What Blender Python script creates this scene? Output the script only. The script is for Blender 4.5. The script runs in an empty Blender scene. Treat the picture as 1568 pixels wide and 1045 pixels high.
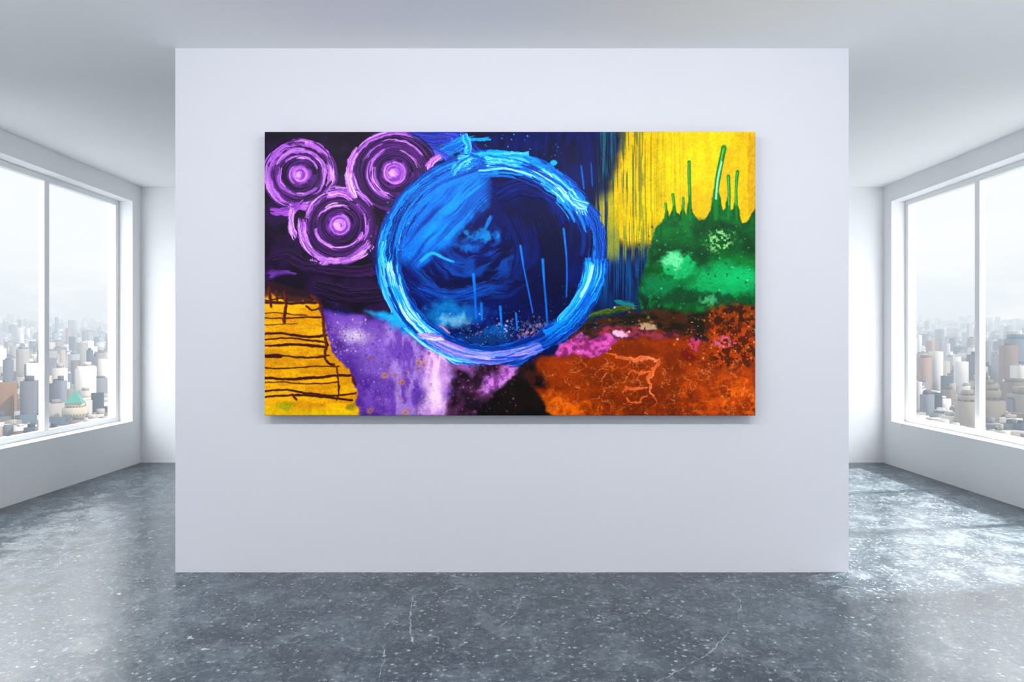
import bpy, bmesh, math, random
import numpy as np
from mathutils import Vector

random.seed(7)
np.random.seed(7)
scene = bpy.context.scene
COL = scene.collection

# ------------------------------------------------------------------ helpers
def link(ob, parent=None):
    COL.objects.link(ob)
    if parent is not None:
        ob.parent = parent
    return ob

def empty(name):
    e = bpy.data.objects.new(name, None)
    e.empty_display_size = 0.2
    return link(e)

def add_box(bm, x0, x1, y0, y1, z0, z1, mat=0):
    vs = [bm.verts.new(p) for p in ((x0,y0,z0),(x1,y0,z0),(x1,y1,z0),(x0,y1,z0),
                                    (x0,y0,z1),(x1,y0,z1),(x1,y1,z1),(x0,y1,z1))]
    for f in ((0,3,2,1),(4,5,6,7),(0,1,5,4),(1,2,6,5),(2,3,7,6),(3,0,4,7)):
        fc = bm.faces.new([vs[i] for i in f]); fc.material_index = mat

def boxes_obj(name, boxes, mats, bevel=0.0, parent=None):
    bm = bmesh.new()
    for b in boxes:
        add_box(bm, *b)
    me = bpy.data.meshes.new(name)
    bm.to_mesh(me); bm.free()
    for m in mats: me.materials.append(m)
    ob = bpy.data.objects.new(name, me)
    link(ob, parent)
    if bevel > 0:
        md = ob.modifiers.new("bevel", 'BEVEL'); md.width = bevel; md.segments = 2
        md.limit_method = 'ANGLE'
    return ob

class NT:
    def __init__(self, tree):
        self.t = tree
        tree.nodes.clear()
    def n(self, typ, **kw):
        nd = self.t.nodes.new(typ)
        for k, v in kw.items():
            if k.startswith('in_'):
                key = k[3:]
                key = int(key) if key.isdigit() else key.replace('_', ' ')
                nd.inputs[key].default_value = v
            else:
                setattr(nd, k, v)
        return nd
    def l(self, a, b):
        self.t.links.new(a, b)
    def math(self, op, a, b=None, clamp=False):
        nd = self.t.nodes.new('ShaderNodeMath'); nd.operation = op; nd.use_clamp = clamp
        for i, v in enumerate((a, b)):
            if v is None: continue
            if isinstance(v, (int, float)): nd.inputs[i].default_value = v
            else: self.l(v, nd.inputs[i])
        return nd.outputs[0]
    def mix(self, fac, a, b, blend='MIX'):
        nd = self.t.nodes.new('ShaderNodeMix'); nd.data_type = 'RGBA'; nd.blend_type = blend
        for sock, v in ((nd.inputs[0], fac), (nd.inputs[6], a), (nd.inputs[7], b)):
            if isinstance(v, (int, float)): sock.default_value = v
            elif isinstance(v, tuple): sock.default_value = (*v[:3], 1)
            else: self.l(v, sock)
        return nd.outputs[2]
    def maprange(self, v, a, b, c=0.0, d=1.0, smooth=True):
        nd = self.t.nodes.new('ShaderNodeMapRange')
        nd.interpolation_type = 'SMOOTHSTEP' if smooth else 'LINEAR'
        self.l(v, nd.inputs[0])
        for i, x in enumerate((a, b, c, d)): nd.inputs[i+1].default_value = x
        return nd.outputs[0]

def new_mat(name):
    m = bpy.data.materials.new(name); m.use_nodes = True
    return m, NT(m.node_tree)

def s2l(c):
    return tuple(((v/255)/12.92 if v/255 <= 0.04045 else ((v/255+0.055)/1.055)**2.4) for v in c)

# ------------------------------------------------------------------ dimensions (metres)
H   = 3.40      # ceiling height
EYE = 1.501     # camera height
YP  = 4.234     # partition front face
YB  = 8.057     # back wall
XW  = 4.580     # side walls
PW  = 2.183     # partition half-width
YR  = -3.0      # rear wall behind the viewer
WT  = 0.30      # outer wall thickness

# ------------------------------------------------------------------ materials
def plaster(name, col, bump=0.015, rough=0.75):
    m, N = new_mat(name)
    out = N.n('ShaderNodeOutputMaterial'); b = N.n('ShaderNodeBsdfPrincipled')
    tc = N.n('ShaderNodeTexCoord')
    nz = N.n('ShaderNodeTexNoise', in_Scale=1.3, in_Detail=4.0); N.l(tc.outputs['Object'], nz.inputs['Vector'])
    c2 = tuple(v*0.965 for v in col)
    N.l(N.mix(nz.outputs[0], c2, col), b.inputs['Base Color'])
    if bump:
        nf = N.n('ShaderNodeTexNoise', in_Scale=140.0, in_Detail=2.0); N.l(tc.outputs['Object'], nf.inputs['Vector'])
        bp = N.n('ShaderNodeBump', in_Strength=bump, in_Distance=0.002)
        N.l(nf.outputs[0], bp.inputs['Height']); N.l(bp.outputs[0], b.inputs['Normal'])
    b.inputs['Roughness'].default_value = rough
    b.inputs['Specular IOR Level'].default_value = 0.2
    N.l(b.outputs[0], out.inputs[0])
    return m

M_wall = plaster("white_plaster", (0.85, 0.855, 0.87), bump=0.0)
M_part = plaster("partition_plaster", (0.66, 0.67, 0.73), bump=0.03)
M_ceil = plaster("ceiling_paint", (0.88, 0.885, 0.895), bump=0.0)
M_frame = plaster("window_frame_paint", (0.86, 0.87, 0.88), bump=0.0, rough=0.4)

m, N = new_mat("window_glass"); M_glass = m
out = N.n('ShaderNodeOutputMaterial'); tr = N.n('ShaderNodeBsdfTransparent'); gl = N.n('ShaderNodeBsdfGlossy', in_Roughness=0.0)
tr.inputs[0].default_value = (0.985, 0.995, 0.99, 1)
mx = N.n('ShaderNodeMixShader'); mx.inputs[0].default_value = 0.03
N.l(tr.outputs[0], mx.inputs[1]); N.l(gl.outputs[0], mx.inputs[2]); N.l(mx.outputs[0], out.inputs[0])

# polished concrete floor
m, N = new_mat("polished_concrete"); M_floor = m
out = N.n('ShaderNodeOutputMaterial'); b = N.n('ShaderNodeBsdfPrincipled')
tc = N.n('ShaderNodeTexCoord'); V = tc.outputs['Object']
n1 = N.n('ShaderNodeTexNoise', in_Scale=0.9, in_Detail=5.0, in_Roughness=0.6, in_Distortion=0.6); N.l(V, n1.inputs['Vector'])
n2 = N.n('ShaderNodeTexNoise', in_Scale=4.6, in_Detail=10.0, in_Roughness=0.76, in_Distortion=0.4); N.l(V, n2.inputs['Vector'])
n3 = N.n('ShaderNodeTexNoise', in_Scale=34.0, in_Detail=6.0, in_Roughness=0.78); N.l(V, n3.inputs['Vector'])
a = N.maprange(n1.outputs[0], 0.35, 0.68)
c = N.mix(a, s2l((42, 54, 65)), s2l((68, 81, 91)))
a2 = N.maprange(n2.outputs[0], 0.46, 0.72)
c = N.mix(N.math('MULTIPLY', a2, 0.58), c, s2l((126, 138, 146)))
a2b = N.maprange(n2.outputs[0], 0.48, 0.32)
c = N.mix(N.math('MULTIPLY', a2b, 0.5), c, s2l((27, 36, 45)))
a3 = N.maprange(n3.outputs[0], 0.54, 0.64)
c = N.mix(N.math('MULTIPLY', N.math('MULTIPLY', a3, N.maprange(n2.outputs[0], 0.36, 0.60, 0.35, 1.0)), 0.7), c, s2l((166, 175, 180)))
a3d = N.maprange(n3.outputs[0], 0.47, 0.36)
c = N.mix(N.math('MULTIPLY', a3d, 0.6), c, s2l((22, 30, 39)))
def chips(scale, thr, keep):
    nd = N.n('ShaderNodeTexNoise', in_Scale=scale*1.6, in_Detail=2.0); N.l(V, nd.inputs['Vector'])
    mv = N.n('ShaderNodeMix', data_type='VECTOR'); mv.inputs[0].default_value = 0.9/scale
    N.l(V, mv.inputs[4]); N.l(nd.outputs[1], mv.inputs[5])
    vo = N.n('ShaderNodeTexVoronoi', in_Scale=scale); N.l(mv.outputs[1], vo.inputs['Vector'])
    sp = N.n('ShaderNodeSeparateColor'); N.l(vo.outputs['Color'], sp.inputs[0])
    size = N.math('MULTIPLY', sp.outputs[1], thr)
    m1 = N.math('LESS_THAN', vo.outputs['Distance'], size)
    return N.math('MULTIPLY', m1, N.math('GREATER_THAN', sp.outputs[0], keep))
c = N.mix(N.math('MULTIPLY', chips(38, 0.38, 0.64), 0.65), c, s2l((178, 186, 190)))
c = N.mix(N.math('MULTIPLY', chips(8, 0.16, 0.86), 0.65), c, s2l((200, 206, 208)))
c = N.mix(N.math('MULTIPLY', chips(23, 0.36, 0.80), 0.4), c, s2l((30, 38, 46)))
N.l(c, b.inputs['Base Color'])
N.l(N.maprange(n2.outputs[0], 0.3, 0.7, 0.15, 0.38), b.inputs['Roughness'])
b.inputs['Specular IOR Level'].default_value = 0.52
bp = N.n('ShaderNodeBump', in_Strength=0.10, in_Distance=0.003)
N.l(n3.outputs[0], bp.inputs['Height']); N.l(bp.outputs[0], b.inputs['Normal'])
N.l(b.outputs[0], out.inputs[0])

m, N = new_mat("crack_filler"); M_crack = m
out = N.n('ShaderNodeOutputMaterial'); b = N.n('ShaderNodeBsdfPrincipled', in_Roughness=0.5)
b.inputs['Base Color'].default_value = (*s2l((168, 178, 183)), 1)
tc = N.n('ShaderNodeTexCoord'); nz = N.n('ShaderNodeTexNoise', in_Scale=16.0, in_Detail=3.0); N.l(tc.outputs['Object'], nz.inputs['Vector'])
tr = N.n('ShaderNodeBsdfTransparent'); mx = N.n('ShaderNodeMixShader')
N.l(N.maprange(nz.outputs[0], 0.38, 0.58, 0.15, 0.85), mx.inputs[0]); N.l(tr.outputs[0], mx.inputs[1]); N.l(b.outputs[0], mx.inputs[2]); N.l(mx.outputs[0], out.inputs[0])

# ------------------------------------------------------------------ room shell
bm = bmesh.new()
add_box(bm, -XW-WT, XW+WT, YR, YB+0.25, -0.25, 0.0)
cracks = [   # floor-plane metres (x, y)
 ([(-3.13,4.00),(-3.05,4.20),(-3.02,4.34),(-3.15,4.58),(-3.12,4.76),(-2.92,5.01),(-2.74,5.31)], 0.020),
 ([(-3.80,4.85),(-3.37,4.79),(-3.17,4.70)], 0.011),
 ([(-2.91,4.20),(-2.60,4.11),(-2.39,3.92),(-2.36,3.80)], 0.012),
 ([(-0.59,2.90),(-0.61,3.14),(-0.66,3.25)], 0.007),
 ([(-0.50,3.25),(-0.548,3.51),(-0.586,3.85),(-0.37,3.93),(-0.24,4.08),(-0.43,4.20)], 0.010),
 ([(-0.80,4.05),(-0.66,3.93),(-0.586,3.85)], 0.011),
 ([(1.39,4.20),(1.32,3.77),(1.20,3.47),(0.95,3.14),(0.64,2.87),(0.5,2.7)], 0.008),
 ([(-2.23,3.08),(-2.02,2.87),(-1.95,2.75)], 0.008),
 ([(-0.09,3.93),(0.06,3.85),(0.25,3.82),(0.58,3.73)], 0.010),
 ([(0.06,3.85),(0.02,3.6),(-0.08,3.4)], 0.006),
 ([(-2.9,6.2),(-3.3,5.9),(-3.5,5.5)], 0.010),
 ([(1.9,4.1),(2.3,3.8),(2.45,3.4),(2.9,3.2)], 0.005),
]
rng = random.Random(3)
for pts, w in cracks:
    P = []
    for i in range(len(pts)-1):
        ax, ay = pts[i]; bx, by = pts[i+1]
        n = max(3, int(math.hypot(bx-ax, by-ay)/0.03))
        for k in range(n):
            t = k/n
            P.append((ax+(bx-ax)*t+rng.uniform(-.007,.007), ay+(by-ay)*t+rng.uniform(-.007,.007)))
    P.append(pts[-1])
    prev = None
    for i, p in enumerate(P):
        q = P[min(i+1, len(P)-1)]; o = P[max(i-1, 0)]
        dx, dy = q[0]-o[0], q[1]-o[1]; L = math.hypot(dx, dy) or 1
        ww = w*0.5*rng.uniform(0.35, 1.1)
        v = (bm.verts.new((p[0]-dy/L*ww, p[1]+dx/L*ww, 0.0006)), bm.verts.new((p[0]+dy/L*ww, p[1]-dx/L*ww, 0.0006)))
        if prev:
            f = bm.faces.new((prev[0], prev[1], v[1], v[0])); f.material_index = 1
        prev = v
me = bpy.data.meshes.new("floor"); bm.to_mesh(me); bm.free()
me.materials.append(M_floor); me.materials.append(M_crack)
link(bpy.data.objects.new("floor", me))

boxes_obj("ceiling", [(-XW-WT, XW+WT, YR, YB+0.25, H, H+0.25)], [M_ceil])
boxes_obj("wall_back", [(-XW-WT, XW+WT, YB, YB+0.25, 0, H)], [M_wall])
boxes_obj("wall_rear", [(-XW-WT, XW+WT, YR-0.25, YR, 0, H)], [M_wall])
boxes_obj("wall_partition", [(-PW, PW, YP, YP+0.28, 0, H)], [M_part])

Z0, Z1 = 0.532, 3.189
openings = [(4.223, 7.883), (-2.4, 3.1)]  # pier sized to end the sun patch; second opening unseen, added for light
for side, sx in (("left", -1), ("right", 1)):
    bx = []
    xa, xb = sorted((sx*XW, sx*(XW+WT)))
    bx.append((xa, xb, YR, YB, 0, Z0)); bx.append((xa, xb, YR, YB, Z1, H))
    edges = [YR] + [v for o in sorted(openings) for v in o] + [YB]
    for i in range(0, len(edges), 2):
        bx.append((xa, xb, edges[i], edges[i+1], Z0, Z1))
    boxes_obj("wall_"+side, bx, [M_wall])

wn = 0
for sx in (-1, 1):
    for (ya, yb), npan in zip(openings, (3, 4)):
        wn += 1
        root = empty("window_%d" % wn)
        root.location = (sx*(XW+0.2), (ya+yb)/2, Z0)
        ox, oy, oz = root.location
        fx0, fx1 = XW+0.165, XW+0.225
        fr = []
        def B(y0, y1, z0, z1, x0=fx0, x1=fx1):
            X = sorted((sx*x0-ox, sx*x1-ox))
            fr.append((X[0], X[1], y0-oy, y1-oy, z0-oz, z1-oz))
        B(ya, yb, Z0, Z0+0.06); B(ya, yb, Z1-0.06, Z1)
        B(ya, ya+0.06, Z0+0.06, Z1-0.06); B(yb-0.06, yb, Z0+0.06, Z1-0.06)
        pitch = (yb-ya)/npan
        for k in range(1, npan):
            yc = yb-pitch*k
            B(yc-0.035, yc+0.035, Z0+0.06, Z1-0.06)
        boxes_obj("frame", fr, [M_frame], bevel=0.004, parent=root)
        gx = sx*(XW+0.195)-ox
        bm = bmesh.new()
        vs = [bm.verts.new((gx, y-oy, z-oz)) for y, z in ((ya+.05, Z0+.05), (yb-.05, Z0+.05), (yb-.05, Z1-.05), (ya+.05, Z1-.05))]
        bm.faces.new(vs)
        me = bpy.data.meshes.new("glass"); bm.to_mesh(me); bm.free(); me.materials.append(M_glass)
        link(bpy.data.objects.new("glass", me), root)

# ------------------------------------------------------------------ the painting
NX, NY = 1120, 648
gx = np.linspace(405, 1157, NX, dtype=np.float32)
gy = np.linspace(202, 637, NY, dtype=np.float32)
X, Y = np.meshgrid(gx, gy)
IMG = np.zeros((NY, NX, 3), np.float32)
HGT = np.zeros((NY, NX), np.float32)
rs = np.random.RandomState(11)
TAB = rs.rand(256, 256).astype(np.float32)

def vn(x, y, seed=0):
    x = x + seed*17.31; y = y + seed*9.77
    xi = np.floor(x); yi = np.floor(y)
    fx = x-xi; fy = y-yi
    xi = xi.astype(np.int64) & 255; yi = yi.astype(np.int64) & 255
    x1 = (xi+1) & 255; y1 = (yi+1) & 255
    fx = fx*fx*(3-2*fx); fy = fy*fy*(3-2*fy)
    a = TAB[yi, xi]; b = TAB[yi, x1]; c = TAB[y1, xi]; d = TAB[y1, x1]
    return (a*(1-fx)+b*fx)*(1-fy) + (c*(1-fx)+d*fx)*fy

def fbm(x, y, seed=0, o=4):
    s = 0; amp = .5; tot = 0
    for i in range(o):
        s = s + amp*vn(x, y, seed+i*3.1); tot += amp
        x = x*2.03; y = y*2.03; amp *= .55
    return s/tot

def ss(a, b, v):
    t = np.clip((v-a)/(b-a), 0, 1)
    return t*t*(3-2*t)

def C(*c): return np.array(c, np.float32)/255

def blend(sl, m, col):
    m = m[..., None]
    IMG[sl] = IMG[sl]*(1-m) + col*m

def crop(x0, x1, y0, y1):
    i0 = max(0, int((x0-405)/752*NX)-1); i1 = min(NX, int((x1-405)/752*NX)+2)
    j0 = max(0, int((y0-202)/435*NY)-1); j1 = min(NY, int((y1-202)/435*NY)+2)
    return (slice(j0, max(j0, j1)), slice(i0, max(i0, i1)))

def sdpoly(x, y, pts):
    d = np.full(x.shape, 1e9, np.float32); inside = np.zeros(x.shape, bool)
    n = len(pts)
    for i in range(n):
        ax, ay = pts[i]; bx, by = pts[(i+1) % n]
        ex, ey = bx-ax, by-ay
        t = np.clip(((x-ax)*ex+(y-ay)*ey)/(ex*ex+ey*ey+1e-9), 0, 1)
        d = np.minimum(d, (x-ax-t*ex)**2+(y-ay-t*ey)**2)
        if ay != by:
            cnd = ((ay > y) != (by > y)) & (x < (bx-ax)*(y-ay)/(by-ay)+ax)
            inside ^= cnd
    d = np.sqrt(d)
    return np.where(inside, -d, d)

def region(pts, c1, c2=None, soft=3, warp=8, ws=22, seed=1, op=1.0, tex=(30, 30), lo=.35, hi=.65, thr=None):
    xs = [p[0] for p in pts]; ys = [p[1] for p in pts]
    mg = soft+warp*1.5+4
    sl = crop(min(xs)-mg, max(xs)+mg, min(ys)-mg, max(ys)+mg)
    x, y = X[sl], Y[sl]
    if x.size == 0: return
    wx = x + (fbm(x/ws, y/ws, seed)-.5)*2.4*warp
    wy = y + (fbm(x/ws, y/ws, seed+40)-.5)*2.4*warp
    m = 1-ss(-soft, soft, sdpoly(wx, wy, pts))
    if thr is not None:
        m = m*ss(thr-.07, thr+.07, fbm(x/7, y/7, seed+77))
    col = C(*c1)
    if c2 is not None:
        f = ss(lo, hi, fbm(x/tex[0], y/tex[1], seed+9, 5))[..., None]
        col = C(*c1)*(1-f)+C(*c2)*f
    blend(sl, m*op, col)

def ell(cx, cy, rx, ry, c, soft=.5, op=1.0, seed=1, rough=.35, ns=14, thr=None, lo=None):
    sl = crop(cx-rx*1.7, cx+rx*1.7, cy-ry*1.7, cy+ry*1.7)
    x, y = X[sl], Y[sl]
    if x.size == 0: return
    r = np.hypot((x-cx)/rx, (y-cy)/ry) + (fbm(x/ns, y/ns, seed)-.5)*2*rough
    m = 1-ss(1-soft, 1+soft*.5, r)
    if thr is not None:
        m = m*ss(thr-.08, thr+.08, fbm(x/4, y/4, seed+31, 3))
    blend(sl, m*op, C(*c))

def smooth_pts(pts, n=8):
    if len(pts) < 3: return pts
    P = [pts[0]]+list(pts)+[pts[-1]]; out = []
    for i in range(1, len(P)-2):
        p0, p1, p2, p3 = [np.array(P[j], float) for j in (i-1, i, i+1, i+2)]
        for k in range(n):
            t = k/n
            out.append(tuple(.5*((2*p1)+(-p0+p2)*t+(2*p0-5*p1+4*p2-p3)*t*t+(-p0+3*p1-3*p2+p3)*t**3)))
    out.append(tuple(P[-2]))
    return out

def lay(sl, sd, tt, L, ww, c1, c2, op, bris, seed, fr, soft, lt, fade):
    ab = np.abs(sd)
    brk = vn(tt/9, sd*.9, seed+33)
    m = 1-ss(-soft, soft, ab-ww*(.82+.36*vn(tt/22, 0*tt, seed+30))+(brk-.5)*ww*.35*(1 if bris > .2 else 0))
    br = .6*vn(tt/lt, sd*fr, seed)+.4*vn(tt/lt*2.4, sd*fr*2.3, seed+3)
    if bris > 0:
        edge = np.clip(ab/np.maximum(ww, .1), 0, 1)**2
        ends = 1-np.clip(np.minimum(tt, L-tt)/(fade+1e-3), 0, 1)
        th = bris*(.40+.35*edge)+ends*.45
        m = m*ss(th-.10, th+.10, br+.12)
    m = m*((tt > 0) & (tt < L) if bris > .2 else 1)
    col = C(*c1)
    if c2 is not None:
        f = ss(.35, .65, .55*vn(tt/lt/1.3, sd*fr*1.2, seed+20)+.45*vn(tt/lt*1.7, sd*fr*2.6, seed+24))[..., None]
        col = C(*c1)*(1-f)+C(*c2)*f
        sh = ((vn(tt/lt*1.2, sd*fr*3.4, seed+27)-.5)*.5)[..., None]
        col = np.clip(col*(1+sh), 0, 1)
    HGT[sl] = HGT[sl]*(1-.7*m*op)+m*op*(.25+.9*br)*min(1.0, .35+float(np.mean(ww))/8)
    blend(sl, m*op, col)

def stroke(pts, w, c1, c2=None, w2=None, op=1.0, bris=.5, seed=1, fr=.55, soft=.8, jag=0.0, lt=30., fade=None):
    P = smooth_pts(pts)
    w2 = w if w2 is None else w2
    xs = [p[0] for p in P]; ys = [p[1] for p in P]; mg = max(w, w2)*1.3+5
    sl = crop(min(xs)-mg, max(xs)+mg, min(ys)-mg, max(ys)+mg)
    x, y = X[sl], Y[sl]
    if x.size == 0: return
    if jag:
        x = x+(fbm(x/9, y/9, seed+5, 3)-.5)*2*jag; y = y+(fbm(x/9, y/9, seed+15, 3)-.5)*2*jag
    best = np.full(x.shape, 1e9, np.float32); sd = np.zeros_like(best); tt = np.zeros_like(best)
    L = 0.0
    for i in range(len(P)-1):
        ax, ay = P[i]; ex, ey = P[i+1][0]-ax, P[i+1][1]-ay; l = math.hypot(ex, ey)+1e-6
        t = np.clip(((x-ax)*ex+(y-ay)*ey)/(l*l), 0, 1)
        dx, dy = x-ax-t*ex, y-ay-t*ey
        d = np.hypot(dx, dy); cr = (ex*(y-ay)-ey*(x-ax))/l
        u = d < best
        best = np.where(u, d, best); sd = np.where(u, np.where(cr < 0, -d, d), sd); tt = np.where(u, L+t*l, tt)
        L += l
    ww = w+(w2-w)*tt/L
    lay(sl, sd, tt, L, ww, c1, c2, op, bris, seed, fr, soft, lt, fade if fade is not None else min(L*.25, w*2.2))

def arc(cx, cy, rx, ry, a0, a1, w, c1, c2=None, w2=None, op=1.0, bris=.5, seed=1, fr=.55, soft=.8, jag=0.0, lt=30., fade=None, ecc=0.0):
    if a1 < a0: a0, a1 = a1, a0
    w2 = w if w2 is None else w2
    mg = max(w, w2)*1.3+6
    sl = crop(cx-rx-mg, cx+rx+mg, cy-ry-mg, cy+ry+mg)
    x, y = X[sl], Y[sl]
    if x.size == 0: return
    if jag:
        x = x+(fbm(x/14, y/14, seed+5, 3)-.5)*2*jag; y = y+(fbm(x/14, y/14, seed+15, 3)-.5)*2*jag
    rm = (rx+ry)/2
    sd = (np.hypot((x-cx)/rx, (y-cy)/ry)-1)*rm
    a = np.degrees(np.arctan2((y-cy)/ry, (x-cx)/rx))
    full = (a1-a0) >= 360
    r = (a-a0) % 360
    tt = np.radians(r)*rm; L = math.radians(a1-a0)*rm
    if full: tt = np.clip(tt, 1, L-1); fade = .01
    sd = sd+ecc*(vn(tt/40, tt*0, seed+50)-.5)*2
    ww = w+(w2-w)*np.clip(tt/L, 0, 1)
    inside = tt <= L
    b = max(bris, .21) if not full else bris
    lay(sl, np.where(inside, sd, 1e3), tt, L, ww, c1, c2, op, b, seed, fr, soft, lt, fade if fade is not None else min(L*.3, 22))

def dots(n, x0, x1, y0, y1, rmin, rmax, cols, op=.9, seed=1, gauss=False):
    r_ = np.random.RandomState(seed)
    for i in range(n):
        if gauss:
            cx = (x0+x1)/2+r_.randn()*(x1-x0)/4; cy = (y0+y1)/2+r_.randn()*(y1-y0)/4
        else:
            cx = r_.uniform(x0, x1); cy = r_.uniform(y0, y1)
        r = rmin+(rmax-rmin)*r_.rand()**3
        sl = crop(cx-r-2, cx+r+2, cy-r-2, cy+r+2)
        x, y = X[sl], Y[sl]
        if x.size == 0: continue
        m = 1-ss(r-.6, r+.6, np.hypot(x-cx, (y-cy)*r_.uniform(.8, 1.3)))
        blend(sl, m*op*r_.uniform(.5, 1), C(*cols[r_.randint(len(cols))]))

ALL = (slice(0, NY), slice(0, NX))
# --- base: deep navy with soft strokes
f = ss(.3, .7, fbm(X/60, Y/35, 2, 5))[..., None]
IMG[:] = C(5, 7, 34)*(1-f)+C(7, 18, 72)*f
# --- top-left aubergine
region([(395,190),(700,190),(690,235),(650,285),(600,320),(585,400),(612,480),(560,486),(490,470),(395,445)], (13,6,23), (32,14,50), soft=6, warp=6, seed=3)
# --- top-centre blues
stroke([(600,206),(650,212),(700,215),(735,245)], 14, (30,46,130), (64,64,170), bris=.7, seed=4, jag=3)
stroke([(640,275),(660,245),(700,222),(730,214)], 12, (20,80,180), (50,140,215), bris=.75, seed=5, jag=3)
stroke([(625,300),(650,280),(690,250)], 9, (30,56,150), (60,100,200), bris=.7, seed=6, jag=3)
stroke([(650,230),(680,240),(705,262)], 8, (20,60,150), (90,80,190), bris=.75, seed=6, jag=3)
region([(735,190),(930,190),(920,320),(905,330),(880,280),(820,235),(760,225)], (4,7,46), (6,14,72), soft=8, warp=5, seed=7, tex=(18,40))
for i in range(10):
    xx = 760+i*15.5; stroke([(xx,203),(xx+rs.uniform(-4,4),220+rs.uniform(0,30))], 3, (9,26,92), None, bris=.8, seed=50+i, op=.35)
stroke([(890,255),(894,290)], 1.4, (22,80,170), bris=.1, seed=8)
stroke([(905,250),(907,285)], 1.1, (22,70,150), bris=.1, seed=9)
# --- right dark teal zone between circle and green
region([(900,300),(945,270),(1000,330),(1020,400),(1000,480),(900,500),(880,430)], (7,18,56), (6,34,78), soft=14, warp=8, seed=12, tex=(10,50))
# --- yellow field
region([(955,190),(1170,190),(1170,352),(1010,352),(1003,372),(965,378),(935,360),(930,300),(945,250)], (214,178,16), (200,160,18), soft=9, warp=4, seed=14, tex=(26,60))
region([(1010,190),(1100,190),(1090,260),(1040,290),(1015,250)], (228,192,36), None, soft=22, warp=12, seed=15, op=.6)
stroke([(1150,205),(1152,330)], 7, (176,126,14), None, bris=.5, seed=16, op=.6)
for i in range(12):
    xx = 1048+i*8.6+rs.uniform(-3,3); stroke([(xx,204),(xx+rs.uniform(-5,5),270+rs.uniform(0,50))], 4, (224,192,44) if i % 2 else (198,158,18), None, bris=.8, seed=250+i, op=.25, lt=60, soft=2)
# stripes
m = ss(.50, .60, .7*vn(X*.62, Y*.010, 21)+.3*vn(X*1.1, Y*.04, 22))
env = ss(906, 925, X)*(1-ss(945, 1030, X))*(1-ss(375, 400, Y))
blend(ALL, m*env*.75, C(22,60,62))
m = ss(.48, .58, .7*vn(X*.7, Y*.01, 25)+.3*vn(X*1.2, Y*.04, 26))
env = ss(904, 922, X)*(1-ss(945, 1000, X))*ss(285, 320, Y)*(1-ss(380, 410, Y))
blend(ALL, m*env*.9, C(170,156,40))
env = ss(912, 935, X)*(1-ss(1000, 1020, X))*ss(335, 360, Y)*(1-ss(385, 408, Y))
blend(ALL, m*env*.6, C(92,112,56))
m = ss(.52, .6, .7*vn(X*.6, Y*.01, 35)+.3*vn(X*1.1, Y*.04, 36))
env = ss(900, 920, X)*(1-ss(985, 1005, X))*ss(375, 410, Y)*(1-ss(440, 478, Y))
blend(ALL, m*env*.5, C(18,90,156))
env = ss(912, 918, X)*(1-ss(936, 952, X))*(1-ss(255, 290, Y))
blend(ALL, m*env*.6, C(26,96,120))
m = ss(.55, .65, vn(X*.75, Y*.008, 28)); env = ss(975, 1000, X)*(1-ss(1040, 1060, X))*(1-ss(310, 335, Y))
blend(ALL, m*env*.35, C(140,126,24))
# --- greens, with the runs rising out of them
GP = [(1003,352),(1010,342),(1016,334),(1020,318),(1024,332),(1028,322),(1031,306),(1035,326),(1041,330),(1045,312),(1050,330),(1053,318),(1056,298),(1060,326),(1070,339),(1080,336),(1087,322),(1092,294),(1096,276),(1102,300),(1107,324),(1111,318),(1115,298),(1119,324),(1123,322),(1127,296),(1132,328),(1137,344),(1144,340),(1150,328),(1160,318),(1175,312),(1175,480),(985,484),(975,455),(990,400)]
region(GP, (8,62,27), (18,96,38), soft=1.2, warp=1.8, ws=9, seed=30, tex=(22,18))
region([(1010,365),(1075,380),(1080,400),(1000,400)], (6,42,22), None, soft=14, warp=10, seed=31, op=.7)
region([(1060,338),(1150,348),(1165,395),(1060,385)], (12,76,30), (9,52,24), soft=10, warp=8, seed=32)
region([(975,430),(1000,420),(1010,470),(1030,500),(985,492)], (10,60,34), (8,34,26), soft=8, warp=12, seed=232, thr=.42)
ell(1110,430,62,30, (16,140,74), soft=.4, seed=33, rough=.3)
ell(1130,425,36,18, (36,166,94), soft=.6, seed=34, op=.7)
ell(1038,408,26,22, (34,150,84), soft=.4, seed=35, rough=.7, ns=9)
ell(1030,400,16,13, (112,206,146), soft=.6, seed=36, rough=.8, ns=7, op=.8)
ell(1010,440,28,16, (20,110,64), soft=.6, seed=37, rough=.7, ns=9, op=.8)
ell(1075,458,60,12, (12,54,30), soft=.6, seed=38, rough=.8, ns=9, op=.9)
ell(1086,460,12,8, (80,180,116), soft=.6, seed=138, rough=.8, ns=5, op=.7)
ell(1102,368,26,17, (124,184,112), soft=.5, seed=39, rough=.6, ns=7, thr=.55)
dots(480, 975,1150, 345,500, .5,1.9, [(6,36,20),(50,160,80),(140,206,140),(8,54,54),(6,36,20)], op=.6, seed=4)
def spire(pts, w):
    stroke(pts, w*.95, (20,104,38), None, w2=w, bris=0, seed=41)
    ell(pts[-1][0], pts[-1][1], w*1.2, w*1.5, (26,116,42), soft=.3, rough=.05)
    stroke([(p[0]-.4, p[1]) for p in pts[1:]], w*.32, (110,184,84), None, bris=.1, seed=42, op=.75)
spire([(1057,338),(1056,300),(1055,270),(1055,249)], 2.3)
spire([(1096,335),(1096,305),(1098,280),(1103,252),(1108,228)], 3.8)
spire([(1115,335),(1116,315),(1116,292),(1115,271)], 2.3)
spire([(1128,338),(1127,315),(1127,285),(1129,264)], 2.2)
spire([(1032,330),(1032,315),(1030,299)], 2.0)
spire([(1045,334),(1046,320),(1046,305)], 1.9)
spire([(1020,334),(1020,322),(1019,313)], 1.7)
stroke([(1096,305),(1099,274),(1105,248)], 1.4, (140,214,170), None, bris=.1, seed=43)
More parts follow.
